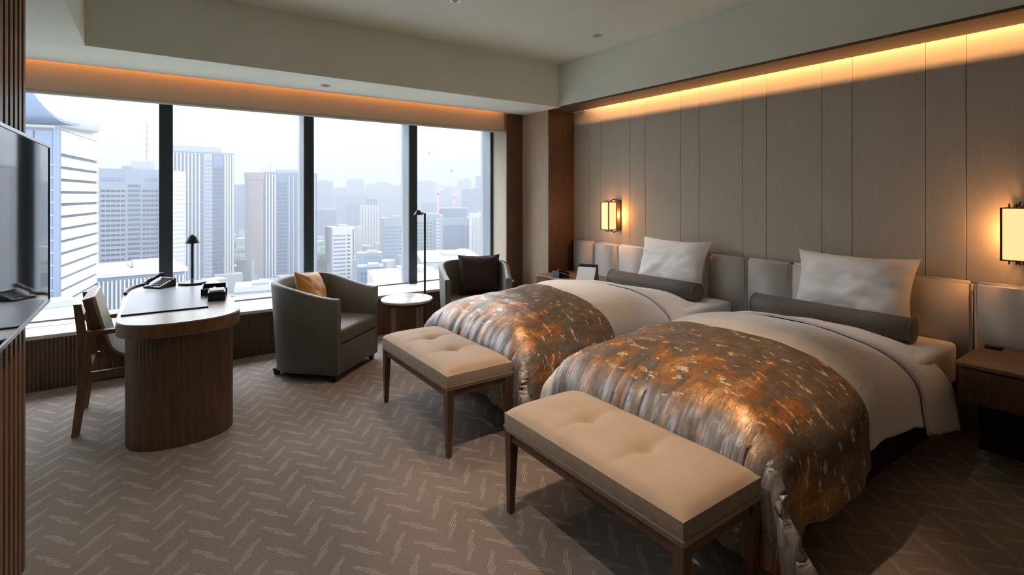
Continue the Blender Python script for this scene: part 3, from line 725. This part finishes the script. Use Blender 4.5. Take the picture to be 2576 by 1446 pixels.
for s_ in (-1, 1):
    yy = s_ * (HW + .022)
    raw('rear_leg', [(-.225, yy - .017, 0), (-.185, yy - .017, 0), (-.185, yy + .017, 0), (-.225, yy + .017, 0), (-.180, yy - .017, .45), (-.125, yy - .017, .45), (-.125, yy + .017, .45), (-.180, yy + .017, .45), (-.215, yy - .017, .82), (-.178, yy - .017, .82), (-.178, yy + .017, .82), (-.215, yy + .017, .82)],
        [(3, 2, 1, 0), (0, 1, 5, 4), (1, 2, 6, 5), (2, 3, 7, 6), (3, 0, 4, 7), (4, 5, 9, 8), (5, 6, 10, 9), (6, 7, 11, 10), (7, 4, 8, 11), (8, 9, 10, 11)], 'chairwood', e)
    taper('front_leg', .33, yy, 0, .615, .014, .018, 'chairwood', e)
    box('armrest', -.20, .36, yy - .024, yy + .024, .615, .645, 'chairwood', e, bev=0.006)
    box('seat_rail', -.165, .34, yy - .012, yy + .012, .335, .385, 'chairwood', e)
box('cross_rail', -.165, -.14, -HW - .01, HW + .01, .335, .385, 'chairwood', e); box('cross_rail', .315, .34, -HW - .01, HW + .01, .335, .385, 'chairwood', e)
box('back_rail', -.205, -.165, -HW - .01, HW + .01, .70, .75, 'chairwood', e)

# ------------------------------------------------------------------ television
e = empty('television', (-0.38, 2.43, 1.029), label='large flat television on the slatted partition reflecting the window', cat='television')
T0, T1, HH = -0.62, 0.63, 0.69
box('housing', -0.042, -0.004, T0, T1, 0, HH, 'black', e)
box('screen', -0.0035, 0.0, T0 + .008, T1 - .008, 0.010, HH - .008, 'screen', e)
for nm, a in (('bezel_bottom', (-.006, .004, T0, T1, -.004, .010)), ('bezel_top', (-.006, .004, T0, T1, HH - .008, HH + .003))): box(nm, *a, 'steel', e)
for nm, a in (('bezel_side', (-.006, .003, T1 - .007, T1, 0.010, HH - .008)), ('bezel_side', (-.006, .003, T0, T0 + .007, 0.010, HH - .008))): box(nm, *a, 'black', e)
box('wall_mount', -0.07, -0.042, -0.3, 0.2, 0.2, 0.5, 'black', e)

# ------------------------------------------------------------------ small things on the nightstands
phone((3.86, 4.50, 0.556), R(80), 'black telephone on the far nightstand beside the pillar', 0.8)
e = empty('notepad', (3.92, 4.13, 0.556), R(-60), label='white notepad on a black stand on the far nightstand', cat='notepad'); e.scale = (1.35, 1.35, 1.35)
raw('stand', [(-.08, -.06, 0), (.08, -.06, 0), (.08, .06, 0), (-.08, .06, 0), (-.08, .01, .10), (.08, .01, .10), (.08, .05, .13), (-.08, .05, .13)], [(3, 2, 1, 0), (4, 5, 6, 7), (0, 1, 5, 4), (1, 2, 6, 5), (2, 3, 7, 6), (3, 0, 4, 7)], 'black', e)
raw('paper_sheet', [(-.075, -.066, .005), (.075, -.066, .005), (.075, .006, .108), (-.075, .006, .108), (-.075, -.069, .008), (.075, -.069, .008), (.075, .003, .111), (-.075, .003, .111)], [(3, 2, 1, 0), (4, 5, 6, 7), (0, 1, 5, 4), (1, 2, 6, 5), (2, 3, 7, 6), (3, 0, 4, 7)], 'paper', e)
e = empty('bedside_switch', (4.235, 0.86, 0.5553), label='small black switch block on the near nightstand', cat='switch')
sb = box('switch_body', -0.03, 0.03, -0.04, 0.04, 0, 0.018, 'black', e, bev=0.004); box('switch_key', -0.015, 0.015, -0.02, 0.02, 0.018, 0.022, 'leather', sb)

# ------------------------------------------------------------------ the city outside, at real distances
GZ = -90.0
for nm, c, r_ in (('c_white', (0.58, 0.58, 0.57), .7), ('c_grey', (0.23, 0.27, 0.35), .7), ('c_blue', (0.13, 0.20, 0.33), .5), ('c_pink', (0.33, 0.28, 0.285), .8), ('c_glass', (0.06, 0.095, 0.15), .25),
                  ('c_dark', (0.035, 0.05, 0.085), .3), ('c_pale', (0.36, 0.39, 0.43), .7), ('c_red', (0.80, 0.42, 0.40), .6), ('c_teal', (0.24, 0.31, 0.35), .6), ('c_net', (0.11, 0.165, 0.28), .8)):
    M[nm] = mat(nm, tuple(v * 0.44 for v in c), r_)
M['c_ground'] = mat('city_ground', (0.14, 0.155, 0.16), .9, noise_scale=0.02, noise_amt=0.35)
M['c_tree'] = mat('tree_leaves', (0.035, 0.06, 0.042), .9, noise_scale=0.3, noise_amt=0.4)
struct(box('ground', -5000, 5000, 30, 9000, GZ - 2, GZ, 'c_ground'))
_mesh = {}
def bxmesh(w, d, h, name):
    k = (round(w, 2), round(d, 2), round(h, 2), name)
    if k not in _mesh:
        me = bpy.data.meshes.new(name); bm = bmesh.new(); bbox(bm, -w / 2, w / 2, -d / 2, d / 2, 0, h); bm.to_mesh(me); bm.free(); _mesh[k] = me
    return _mesh[k]
def piece(name, w, d, h, m, par, x, y, z):
    me = bxmesh(w, d, h, name + '_' + m); 
    if not me.materials: me.materials.append(M[m])
    o = bpy.data.objects.new(name, me); COL.objects.link(o); o.parent = par; o.location = (x, y, z); return o
def building(name, label, px0, px1, ytop, depth, D=None, body='c_pale', yaw=0, group=None, cat='building', roof=True):
    r = ray((px0 + px1) / 2); phi = 1 / r.length; W = (px1 - px0) / FOC * depth * phi; p = r * depth
    H = height_at(ytop, depth) - GZ; D = D or W * .8
    e = empty(name, (p.x, p.y, GZ), math.atan2(-r.x, r.y) + R(yaw), label, cat, group)
    o = piece('body', W, D, H, body, e, 0, D / 2, 0)
    if roof:
        piece('parapet', W * 1.0, 0.6, 1.2, body, e, 0, 0.3, H); piece('roof_plant', W * .4, D * .4, max(2.0, W * .08), 'c_pale', e, W * .1, D * .5, H)
    e['w'], e['h'], e['d'] = W, H, D
    return e
def zloc(py, depth): return height_at(py, depth) - GZ
def rows(e, x0, x1, z0, z1, dz, hh, m, name='window_strip', y=0.0, nx=1, gap=0.15, proud=0.12):
    """window strips (or single windows when nx > 1) on the camera side; x0, x1 are fractions of the width"""
    W = e['w']; z = z0
    while z + hh < z1:
        wd = (x1 - x0) * W / nx
        for k in range(nx): piece(name, wd * (1 - (gap if nx > 1 else 0)), proud * 2, hh, m, e, -W / 2 + x0 * W + wd * (k + .5), y, z)
        z += dz
def fins(e, x0, x1, n, wfin, z0, z1, m, name='fin', proud=0.8, y=0.0):
    W = e['w']
    for k in range(n): piece(name, wfin, proud, z1 - z0, m, e, -W / 2 + (x0 + (x1 - x0) * (k + .5) / n) * W, y - proud / 2 + .01, z0)

# white striped tower with flared roof, left of the first mullion
def corner_tower():
    dc = 165.0; C = far_at(145, dc); dR = ray(650).normalized(); dL = Vector((-dR.y, dR.x, 0))
    if dL.dot(ray(0)) < 0 and False: dL = -dL
    # the left face runs towards the viewer's left
    if dL.x > 0: dL = -dL
    # length of the right face so that it ends at column 245
    q = ray(245); a = C.x * q.y - C.y * q.x; b = dR.x * q.y - dR.y * q.x; LR = -a / b
    H = height_at(322, dc) - GZ
    e = empty('striped_tower', (C.x, C.y, GZ), math.atan2(dR.y, dR.x), 'tall white tower with horizontal stripes and flared roof beside the television', 'tower')
    # local +X runs along the right face, local +Y along -(normal)...: the left face runs along sign*Y
    s = 1 if Vector((-dR.y, dR.x, 0)).dot(dL) > 0 else -1
    LL = 46.0
    bm = bmesh.new(); bbox(bm, 0.3, LR, min(0.3 * s, s * LL), max(0.3 * s, s * LL), 0, H); bm_obj('body', bm, 'c_glass', e)
    zt = H; dz = 4.05; k = 0
    piece('top_band', LR, 0.6, 7.5, 'c_white', e, LR / 2, 0, H - 8.0)
    z = H - 12.2
    while z > 30:
        piece('spandrel', LR, 0.7, 3.1, 'c_white', e, LR / 2, 0, z); z -= dz
    piece('corner_column', 1.6, 1.6, H, 'c_blue', e, 0.2, s * .2, 0)
    for k in range(9):
        piece('glass_bay', 0.5, 4.4, H - 1, 'c_blue', e, 0.1, s * (3.4 + 4.8 * k), 0)
    z = H - 12.2
    while z > 30: piece('floor_line', 0.7, LL, 0.5, 'c_pale', e, 0.0, s * LL / 2, z); z -= dz
    # flared roof: concave eaves rising outwards on both visible sides
    def eave(name, P0, P1, out, out1, rise, m, n=10, thick=0.8):
        P0, P1, out, out1 = Vector(P0), Vector(P1), Vector(out), Vector(out1); vs, fs = [], []
        for j in range(2):
            for i in range(n + 1):
                t = i / n; o_ = (t ** 0.75); up = rise * t ** 1.9
                for base, oo in ((P0, out), (P1, out1)): vs.append(base + oo * o_ + Vector((0, 0, up + j * thick)))
        N = 2 * (n + 1)
        for i in range(n):
            a = 2 * i; fs += [(a, a + 1, a + 3, a + 2), (N + a, N + a + 2, N + a + 3, N + a + 1), (a, a + 2, N + a + 2, N + a), (a + 1, N + a + 1, N + a + 3, a + 3)]
        fs += [(0, N, N + 1, 1), (2 * n, 2 * n + 1, N + 2 * n + 1, N + 2 * n)]
        bm = bmesh.new(); vv = [bm.verts.new(v) for v in vs]
        for f in fs: bm.faces.new([vv[i] for i in f])
        o = bm_obj(name, bm, m, e); smooth_angle(o, 50)
    eave('roof_eave', (0, s * LL, H), (0, -s * 5.5, H + 1.0), (-7.5, 0, 0), (-7.5, s * 9.5, 0), 8.5, 'c_blue')
    eave('roof_eave', (0, -s * 0.0, H + .5), (LR * .95, 0, H + 3.0), (-1.0, -s * 2.6, 0), (1.0, -s * 2.0, 0), 5.5, 'c_white')  # sunlit eave coloured white, shaded eave blue: light put into the colours
    bm = bmesh.new(); bbox(bm, 1, LR, min(s, s * LL), max(s, s * LL), H, H + 4); bm_obj('roof_block', bm, 'c_white', e)
corner_tower()

# grey office block behind the first mullion
d = 300
b = building('office_block', 'grey office block with rows of windows and a mast, behind the first mullion', 250, 402, 430, d, 50, 'c_grey')
H = b['h']; z0 = zloc(690, d)
rows(b, 0.03, 0.43, z0, H - 9, 2.85, 1.15, 'c_dark', 'window', nx=5, gap=.16); rows(b, 0.47, 0.68, z0, H - 6, 2.85, 1.5, 'c_glass'); rows(b, 0.71, 0.99, z0, H - 9, 2.85, 1.15, 'c_dark', 'window', nx=4, gap=.16)
rows(b, 0.03, 0.43, H - 6, H - 1, 6, 2.2, 'c_blue', 'louvre', nx=3); rows(b, 0.75, 0.97, H - 6, H - 1, 6, 2.2, 'c_blue', 'louvre', nx=3)
piece('penthouse', b['w'] * .42, 14, zloc(404, d) - H, 'c_pale', b, b['w'] * .22, 12, H); piece('plant_room', b['w'] * .13, 8, 3.2, 'c_grey', b, -b['w'] * .06, 7, H)
piece('mast', 0.55, .55, zloc(300, d) - zloc(404, d), 'c_pink', b, b['w'] * .30, 12, zloc(404, d))
for k in range(5): piece('mast_arm', 2.4, .3, .3, 'c_pink', b, b['w'] * .30, 12, zloc(390 - k * 16, d))
b = building('office_lit_side', 'sunlit side of the grey office block, coloured white, with fine window rows, right of the first mullion', 425, 469, 436, 305, 8, 'c_white', yaw=18)  # separate white box: sunlight on the block's side put into the colour
rows(b, 0.0, 1.0, zloc(700, 305), b['h'] - 3, 2.6, 0.7, 'c_pale', 'window', nx=8, gap=.45)
# striped low building in front of it
b = building('striped_annex', 'low building with vertical white stripes standing before the grey office block', 248, 470, 690, 215, 40, 'c_blue', yaw=6)
fins(b, 0, 1, 22, .55, b['h'] - 28, b['h'] - 1.5, 'c_white'); piece('roof_slab', b['w'] + 2, 42, 1.6, 'c_white', b, 0, 20, b['h']); piece('roof_house', b['w'] * .45, 9, 3, 'c_white', b, b['w'] * .15, 14, b['h'] + 1.6)
# tall residential tower
d = 420
b = building('residential_tower', 'tall pale tower with vertical fins and blue glass column, between first and second mullions', 420, 592, 386, d, 45, 'c_blue', yaw=4)
H = b['h']; z0 = zloc(720, d); W = b['w']
piece('crown_block', W * .80, 30, zloc(368, d) - H, 'c_pale', b, -W * .10, 16, H)
fins(b, 0.02, 0.50, 9, .95, z0, H, 'c_white'); fins(b, 0.84, 1.0, 4, 1.1, z0, H, 'c_white'); piece('plain_bay', W * .13, .9, H - z0, 'c_pale', b, W * (.60 - .5), 0, z0)
rows(b, 0.545, 0.665, z0, H - 4, 3.3, 1.3, 'c_blue', 'window', nx=3, gap=.4, proud=.55)
rows(b, 0.675, 0.83, z0, H - 10, 3.3, 2.0, 'c_glass', 'balcony_glass', nx=2, gap=.08, proud=.4); piece('dark_top', W * .155, 1.0, 9, 'c_blue', b, W * (.75 - .5), 0, H - 10)
z = z0
while z < H: piece('floor_band', W, .5, .35, 'c_pale', b, 0, 0, z); z += 9.9
# second tower, pinkish flank
d = 460
b = building('flank_tower', 'tower with blank pinkish flank and finned glass front left of the second mullion', 618, 800, 438, d, 45, 'c_blue', yaw=-3)
H = b['h']; z0 = zloc(740, d); W = b['w']
piece('blank_flank', W * .25, 1.6, H, 'c_pink', b, -W / 2 + W * .125, 0, 0); piece('flank_joint', W * .03, 1.9, H - 9, 'c_grey', b, -W / 2 + W * .05, 0, 0); piece('flank_cap', W * .27, 2.0, 6, 'c_pink', b, -W / 2 + W * .13, 0, H - 5)
fins(b, 0.27, 0.43, 4, 1.2, z0, H, 'c_white', proud=1.2); rows(b, 0.44, 0.57, z0, H - 6, 3.4, 2.1, 'c_glass', 'balcony_glass', nx=2, gap=.06); fins(b, 0.57, 1.0, 7, 1.0, z0, H, 'c_pale')
piece('roof_rail', W * .5, .5, 2.5, 'c_pale', b, 0, 3, H); piece('antenna', .4, .4, 7, 'c_grey', b, -W * .28, 8, H); piece('antenna', .4, .4, 9, 'c_grey', b, -W * .16, 8, H)

# mid-distance buildings seen in the third and fourth windows
b = building('blue_slab', 'blue-grey slab block just right of the second mullion', 788, 846, 530, 900, 60, 'c_blue'); fins(b, 0, 1, 6, 2.4, zloc(640, 900), b['h'], 'c_grey')
b = building('balcony_block', 'white apartment block with slanting balcony lines in the third window', 836, 893, 572, 480, 30, 'c_white', yaw=14)
rows(b, 0.04, 0.60, zloc(720, 480), b['h'] - 4, 3.6, 1.5, 'c_blue', 'balcony'); rows(b, 0.66, 0.80, zloc(720, 480), b['h'] - 4, 3.6, 1.6, 'c_dark', 'window', nx=1); piece('dark_edge', b['w'] * .05, .6, b['h'] - 2, 'c_dark', b, b['w'] * .44, 0, 0)
b = building('finned_tower', 'pale finned tower rising behind the balcony block', 903, 958, 520, 760, 45, 'c_pale'); fins(b, 0.05, .95, 7, 2.6, zloc(660, 760), b['h'] + 3, 'c_white'); piece('crown_block', b['w'] * .5, 20, 12, 'c_grey', b, b['w'] * .1, 15, b['h'])
b = building('glass_block', 'blue glass block standing left of the third mullion', 967, 1034, 550, 520, 40, 'c_teal', yaw=8)
rows(b, 0.0, 0.5, zloc(720, 520), b['h'] - 6, 3.7, 2.0, 'c_blue', 'window_strip'); rows(b, 0.55, 1.0, zloc(720, 520), b['h'] - 6, 3.7, 1.6, 'c_glass', 'window', nx=4, gap=.3); fins(b, .1, .9, 3, .5, b['h'], b['h'] + 6, 'c_pale', 'roof_post')
b = building('low_grid_block', 'low blue block with gridded windows behind the near armchair', 898, 966, 676, 330, 25, 'c_net'); rows(b, 0.12, 0.98, zloc(720, 330), b['h'] - 1, 3.6, 2.3, 'c_dark', 'window', nx=7, gap=.45)
b = building('stepped_block', 'small grey stepped block under the finned tower', 896, 962, 640, 420, 25, 'c_grey'); rows(b, 0.3, 0.95, b['h'] - 7, b['h'] - .5, 3.4, 2.0, 'c_blue', 'window', nx=5, gap=.4)
b = building('slender_block', 'slender white block between the balcony block and the finned tower', 893, 912, 575, 560, 25, 'c_white')
b = building('teal_tower', 'pale teal tower with grid facade behind the reading lamp', 1046, 1106, 542, 560, 35, 'c_teal', yaw=-8)
rows(b, 0.02, .70, zloc(690, 560), b['h'] - 5, 3.7, 1.7, 'c_glass', 'window', nx=5, gap=.35); piece('blue_bay', b['w'] * .1, .8, b['h'] - 4, 'c_blue', b, b['w'] * .27, 0, 0); rows(b, .86, .99, zloc(690, 560), b['h'] - 3, 3.7, 1.8, 'c_white', 'bay_panel', nx=1, proud=.5)
b = building('site_tower', 'building under construction wrapped in blue netting below the cranes', 1105, 1182, 566, 640, 45, 'c_net', roof=False)
piece('scaffold_frame', b['w'] * 1.02, 30, 9, 'c_teal', b, 0, 20, b['h']); piece('deck', b['w'] * .9, 30, 12, 'c_blue', b, -2, 24, b['h'] + 9); piece('light_post', 1.0, .8, b['h'] + 6, 'c_pale', b, b['w'] * .36, -.2, 0)
b = building('white_slab', 'white ribbed slab by the right window frame', 1180, 1240, 538, 600, 30, 'c_white'); fins(b, 0.1, 1, 6, 1.6, zloc(690, 600), b['h'] - 4, 'c_pale')
b = building('dark_office', 'grey-blue office block high behind the white slab', 1162, 1232, 476, 1100, 60, 'c_blue'); rows(b, 0, 1, zloc(540, 1100), b['h'] - 4, 7, 3, 'c_grey')
b = building('pale_roof', 'broad pale roof below the teal tower', 1062, 1215, 657, 330, 55, 'c_pale', yaw=8); piece('roof_slab', b['w'] + 1, 57, 1.4, 'c_white', b, 0, 28, b['h']); rows(b, 0.0, 1, b['h'] - 12, b['h'] - 1, 3.5, 1.2, 'c_grey')
b = building('white_podium', 'long white podium roof low outside the third mullion', 940, 1120, 694, 260, 30, 'c_white', yaw=10); piece('roof_step', b['w'] * .5, 10, 2, 'c_white', b, -b['w'] * .1, 12, b['h'])
b = building('podium_roof', 'low pale podium roof below the striped tower', 40, 255, 786, 140, 22, 'c_white', yaw=10); piece('roof_vent', b['w'] * .6, .8, 1.0, 'c_grey', b, 0, 4, b['h'])
b = building('corner_podium', 'low white rooftop seen between the desk and the near armchair', 590, 700, 724, 330, 30, 'c_white'); rows(b, 0, 1, b['h'] - 10, b['h'] - 1, 3.4, 1.2, 'c_grey')
b = building('gap_block', 'hazy grey block in the gap between the two tall towers', 590, 626, 466, 1000, 50, 'c_blue')
# distant skyline
sky = [(790, 838, 456, 1700), (838, 878, 474, 2100), (876, 916, 452, 1500), (922, 986, 462, 1900), (992, 1036, 468, 1700), (1046, 1092, 457, 1600), (1090, 1150, 478, 2200), (1150, 1182, 452, 1800), (1196, 1245, 443, 1500), (845, 930, 492, 1300), (930, 1010, 500, 1200), (560, 625, 480, 2300), (720, 800, 470, 2200), (420, 640, 486, 2600), (1000, 1240, 486, 2600), (780, 1000, 486, 2700), (60, 420, 484, 2600), (870, 905, 512, 1000), (1060, 1110, 512, 1150)]
SKY_LABELS = ['broad hazy block first right of the second mullion on the skyline', 'low hazy block second right of the second mullion on the skyline', 'narrow tall hazy block in the middle of the third window skyline',
    'wide flat-topped hazy block right of the narrow one on the skyline', 'hazy block touching the third mullion on its left side', 'hazy block just right of the third mullion above the reading lamp',
    'faint low skyline block behind the two cranes', 'hazy block on the skyline right of the shorter crane', 'tallest hazy block by the right window frame', 'mid-height hazy block below the narrow skyline block',
    'mid-height hazy block behind the finned tower', 'faint sliver of skyline behind the gap between the tall towers', 'faint skyline block around the second mullion', 'long faint horizon block behind the tall pale tower',
    'long faint horizon block across the fourth window', 'long faint horizon block across the third window', 'long faint horizon block behind the grey office block', 'grey hazy block left of the finned tower', 'grey hazy block behind the pale teal tower']
for lb, (a_, b_, yt, dd) in zip(SKY_LABELS, sky):
    building('skyline_block', lb, a_, b_, yt, dd, None, random.choice(['c_pale', 'c_blue', 'c_grey']), random.uniform(-15, 15), 'distant skyline blocks')
# low rooftops filling the districts between
vs, fs = [], []
for i in range(900):
    px = random.uniform(-60, 1300); dd = 330 * (9.0 ** random.random()); p = far_at(px, dd); w = random.uniform(8, 22); dp = random.uniform(8, 22); hh = random.uniform(8, 26) * (1 + .4 * (random.random() < .15)); a = random.uniform(0, 1.5)
    c, s_ = math.cos(a), math.sin(a); k = len(vs)
    for zz in (GZ, GZ + hh):
        for ux, uy in ((-1, -1), (1, -1), (1, 1), (-1, 1)): vs.append((p.x + (ux * w * c - uy * dp * s_) / 2, p.y + (ux * w * s_ + uy * dp * c) / 2, zz))
    fs += [(k, k + 1, k + 5, k + 4), (k + 1, k + 2, k + 6, k + 5), (k + 2, k + 3, k + 7, k + 6), (k + 3, k, k + 4, k + 7), (k + 4, k + 5, k + 6, k + 7)]
o = raw('low_rooftops', vs, fs, 'c_pale'); tag(o, 'countless low pale rooftops spread across the hazy city', 'rooftops', kind='stuff')
# trees
def tree(px, dd, h_, i, lb):
    p = far_at(px, dd); bm = bmesh.new(); bmesh.ops.create_icosphere(bm, subdivisions=3, radius=1)
    for v in bm.verts:
        n_ = v.co.normalized(); v.co = n_ * (1 + .35 * noise.noise(n_ * 2.3 + Vector((i * 3.1, 0, 0))) + .2 * noise.noise(n_ * 6)); v.co.x *= h_ * .45; v.co.y *= h_ * .45; v.co.z = v.co.z * h_ * .42 + h_ * .6
    e = empty('tree', (p.x, p.y, GZ), 0, lb, 'tree', lb); bm_obj('crown', bm, 'c_tree', e, True); tube('trunk', [(0, 0, 0), (0, 0, h_ * .4)], h_ * .04, 'wood', e, 6)
for i, (px, dd) in enumerate([(598, 520), (606, 560), (612, 610), (603, 680), (798, 560), (808, 520), (818, 590), (828, 540), (836, 500), (790, 610), (872, 620), (820, 700)]): tree(px, dd, random.uniform(26, 36), i, 'green tree in the gap between the two tall towers' if px < 700 else 'green tree low in the third window beside the balcony block')
# two tower cranes
def crane(px, ybase, ytop, jx, jy, dd, label):
    p = far_at(px, dd); u = dd / FOC; z0 = height_at(ybase, dd); z1 = height_at(ytop, dd)
    r = ray(px); e = empty('tower_crane', (p.x, p.y, z0), math.atan2(-r.x, r.y), label, 'crane', 'tower cranes')
    h_ = z1 - z0; piece('mast', 2.6, 2.6, h_, 'c_red', e, 0, 0, 0); piece('cab', 5.5, 4, 4.5, 'c_red', e, 0, -1, h_ - 2); piece('counter_jib', 7, 2, 2, 'c_white', e, 4, 0, h_ + 2)
    jl = (jx - px) * u * (1 / r.length); jh = (ytop - jy) * u; n = 6
    for k in range(n):
        a, b_ = k / n, (k + 1) / n
        tube('jib_section', [(jl * a, 0, h_ + 2 + jh * a), (jl * b_, 0, h_ + 2 + jh * b_)], .55, 'c_red' if k % 2 == 0 else 'c_white', e, 6)
    piece('jib_head', 2.2, 2, 3.5, 'c_grey', e, jl, 0, h_ + jh)
crane(1102, 545, 482, 1080, 388, 640, 'taller red and white tower crane over the netted building'); crane(1143, 545, 490, 1136, 432, 660, 'shorter red and white tower crane with folded jib over the netted building')
# hazy air over the city
HAZE, HW_, HTOP = 1 / 950, (0.250, 0.265, 0.290), 290     # extinction per metre, scattering share, top of the haze layer
m = bpy.data.materials.new('haze_air'); m.use_nodes = True; n = m.node_tree.nodes; n.clear(); l = m.node_tree.links
o_ = n.new('ShaderNodeOutputMaterial'); vs_ = n.new('ShaderNodeVolumeScatter'); va_ = n.new('ShaderNodeVolumeAbsorption'); ad_ = n.new('ShaderNodeAddShader')
vs_.inputs['Color'].default_value = (*HW_, 1); vs_.inputs['Density'].default_value = HAZE; vs_.inputs['Anisotropy'].default_value = 0.0
va_.inputs['Color'].default_value = (*HW_, 1); va_.inputs['Density'].default_value = HAZE  # absorption added so a stronger sky fills the room without whitening the view
l.new(vs_.outputs[0], ad_.inputs[0]); l.new(va_.outputs[0], ad_.inputs[1]); l.new(ad_.outputs[0], o_.inputs['Volume']); M['haze'] = m
hz = box('haze', -2600, 2600, 90, 3600, GZ - 1, HTOP, 'haze'); tag(hz, 'pale blue haze hanging over the whole city', 'haze', kind='stuff')
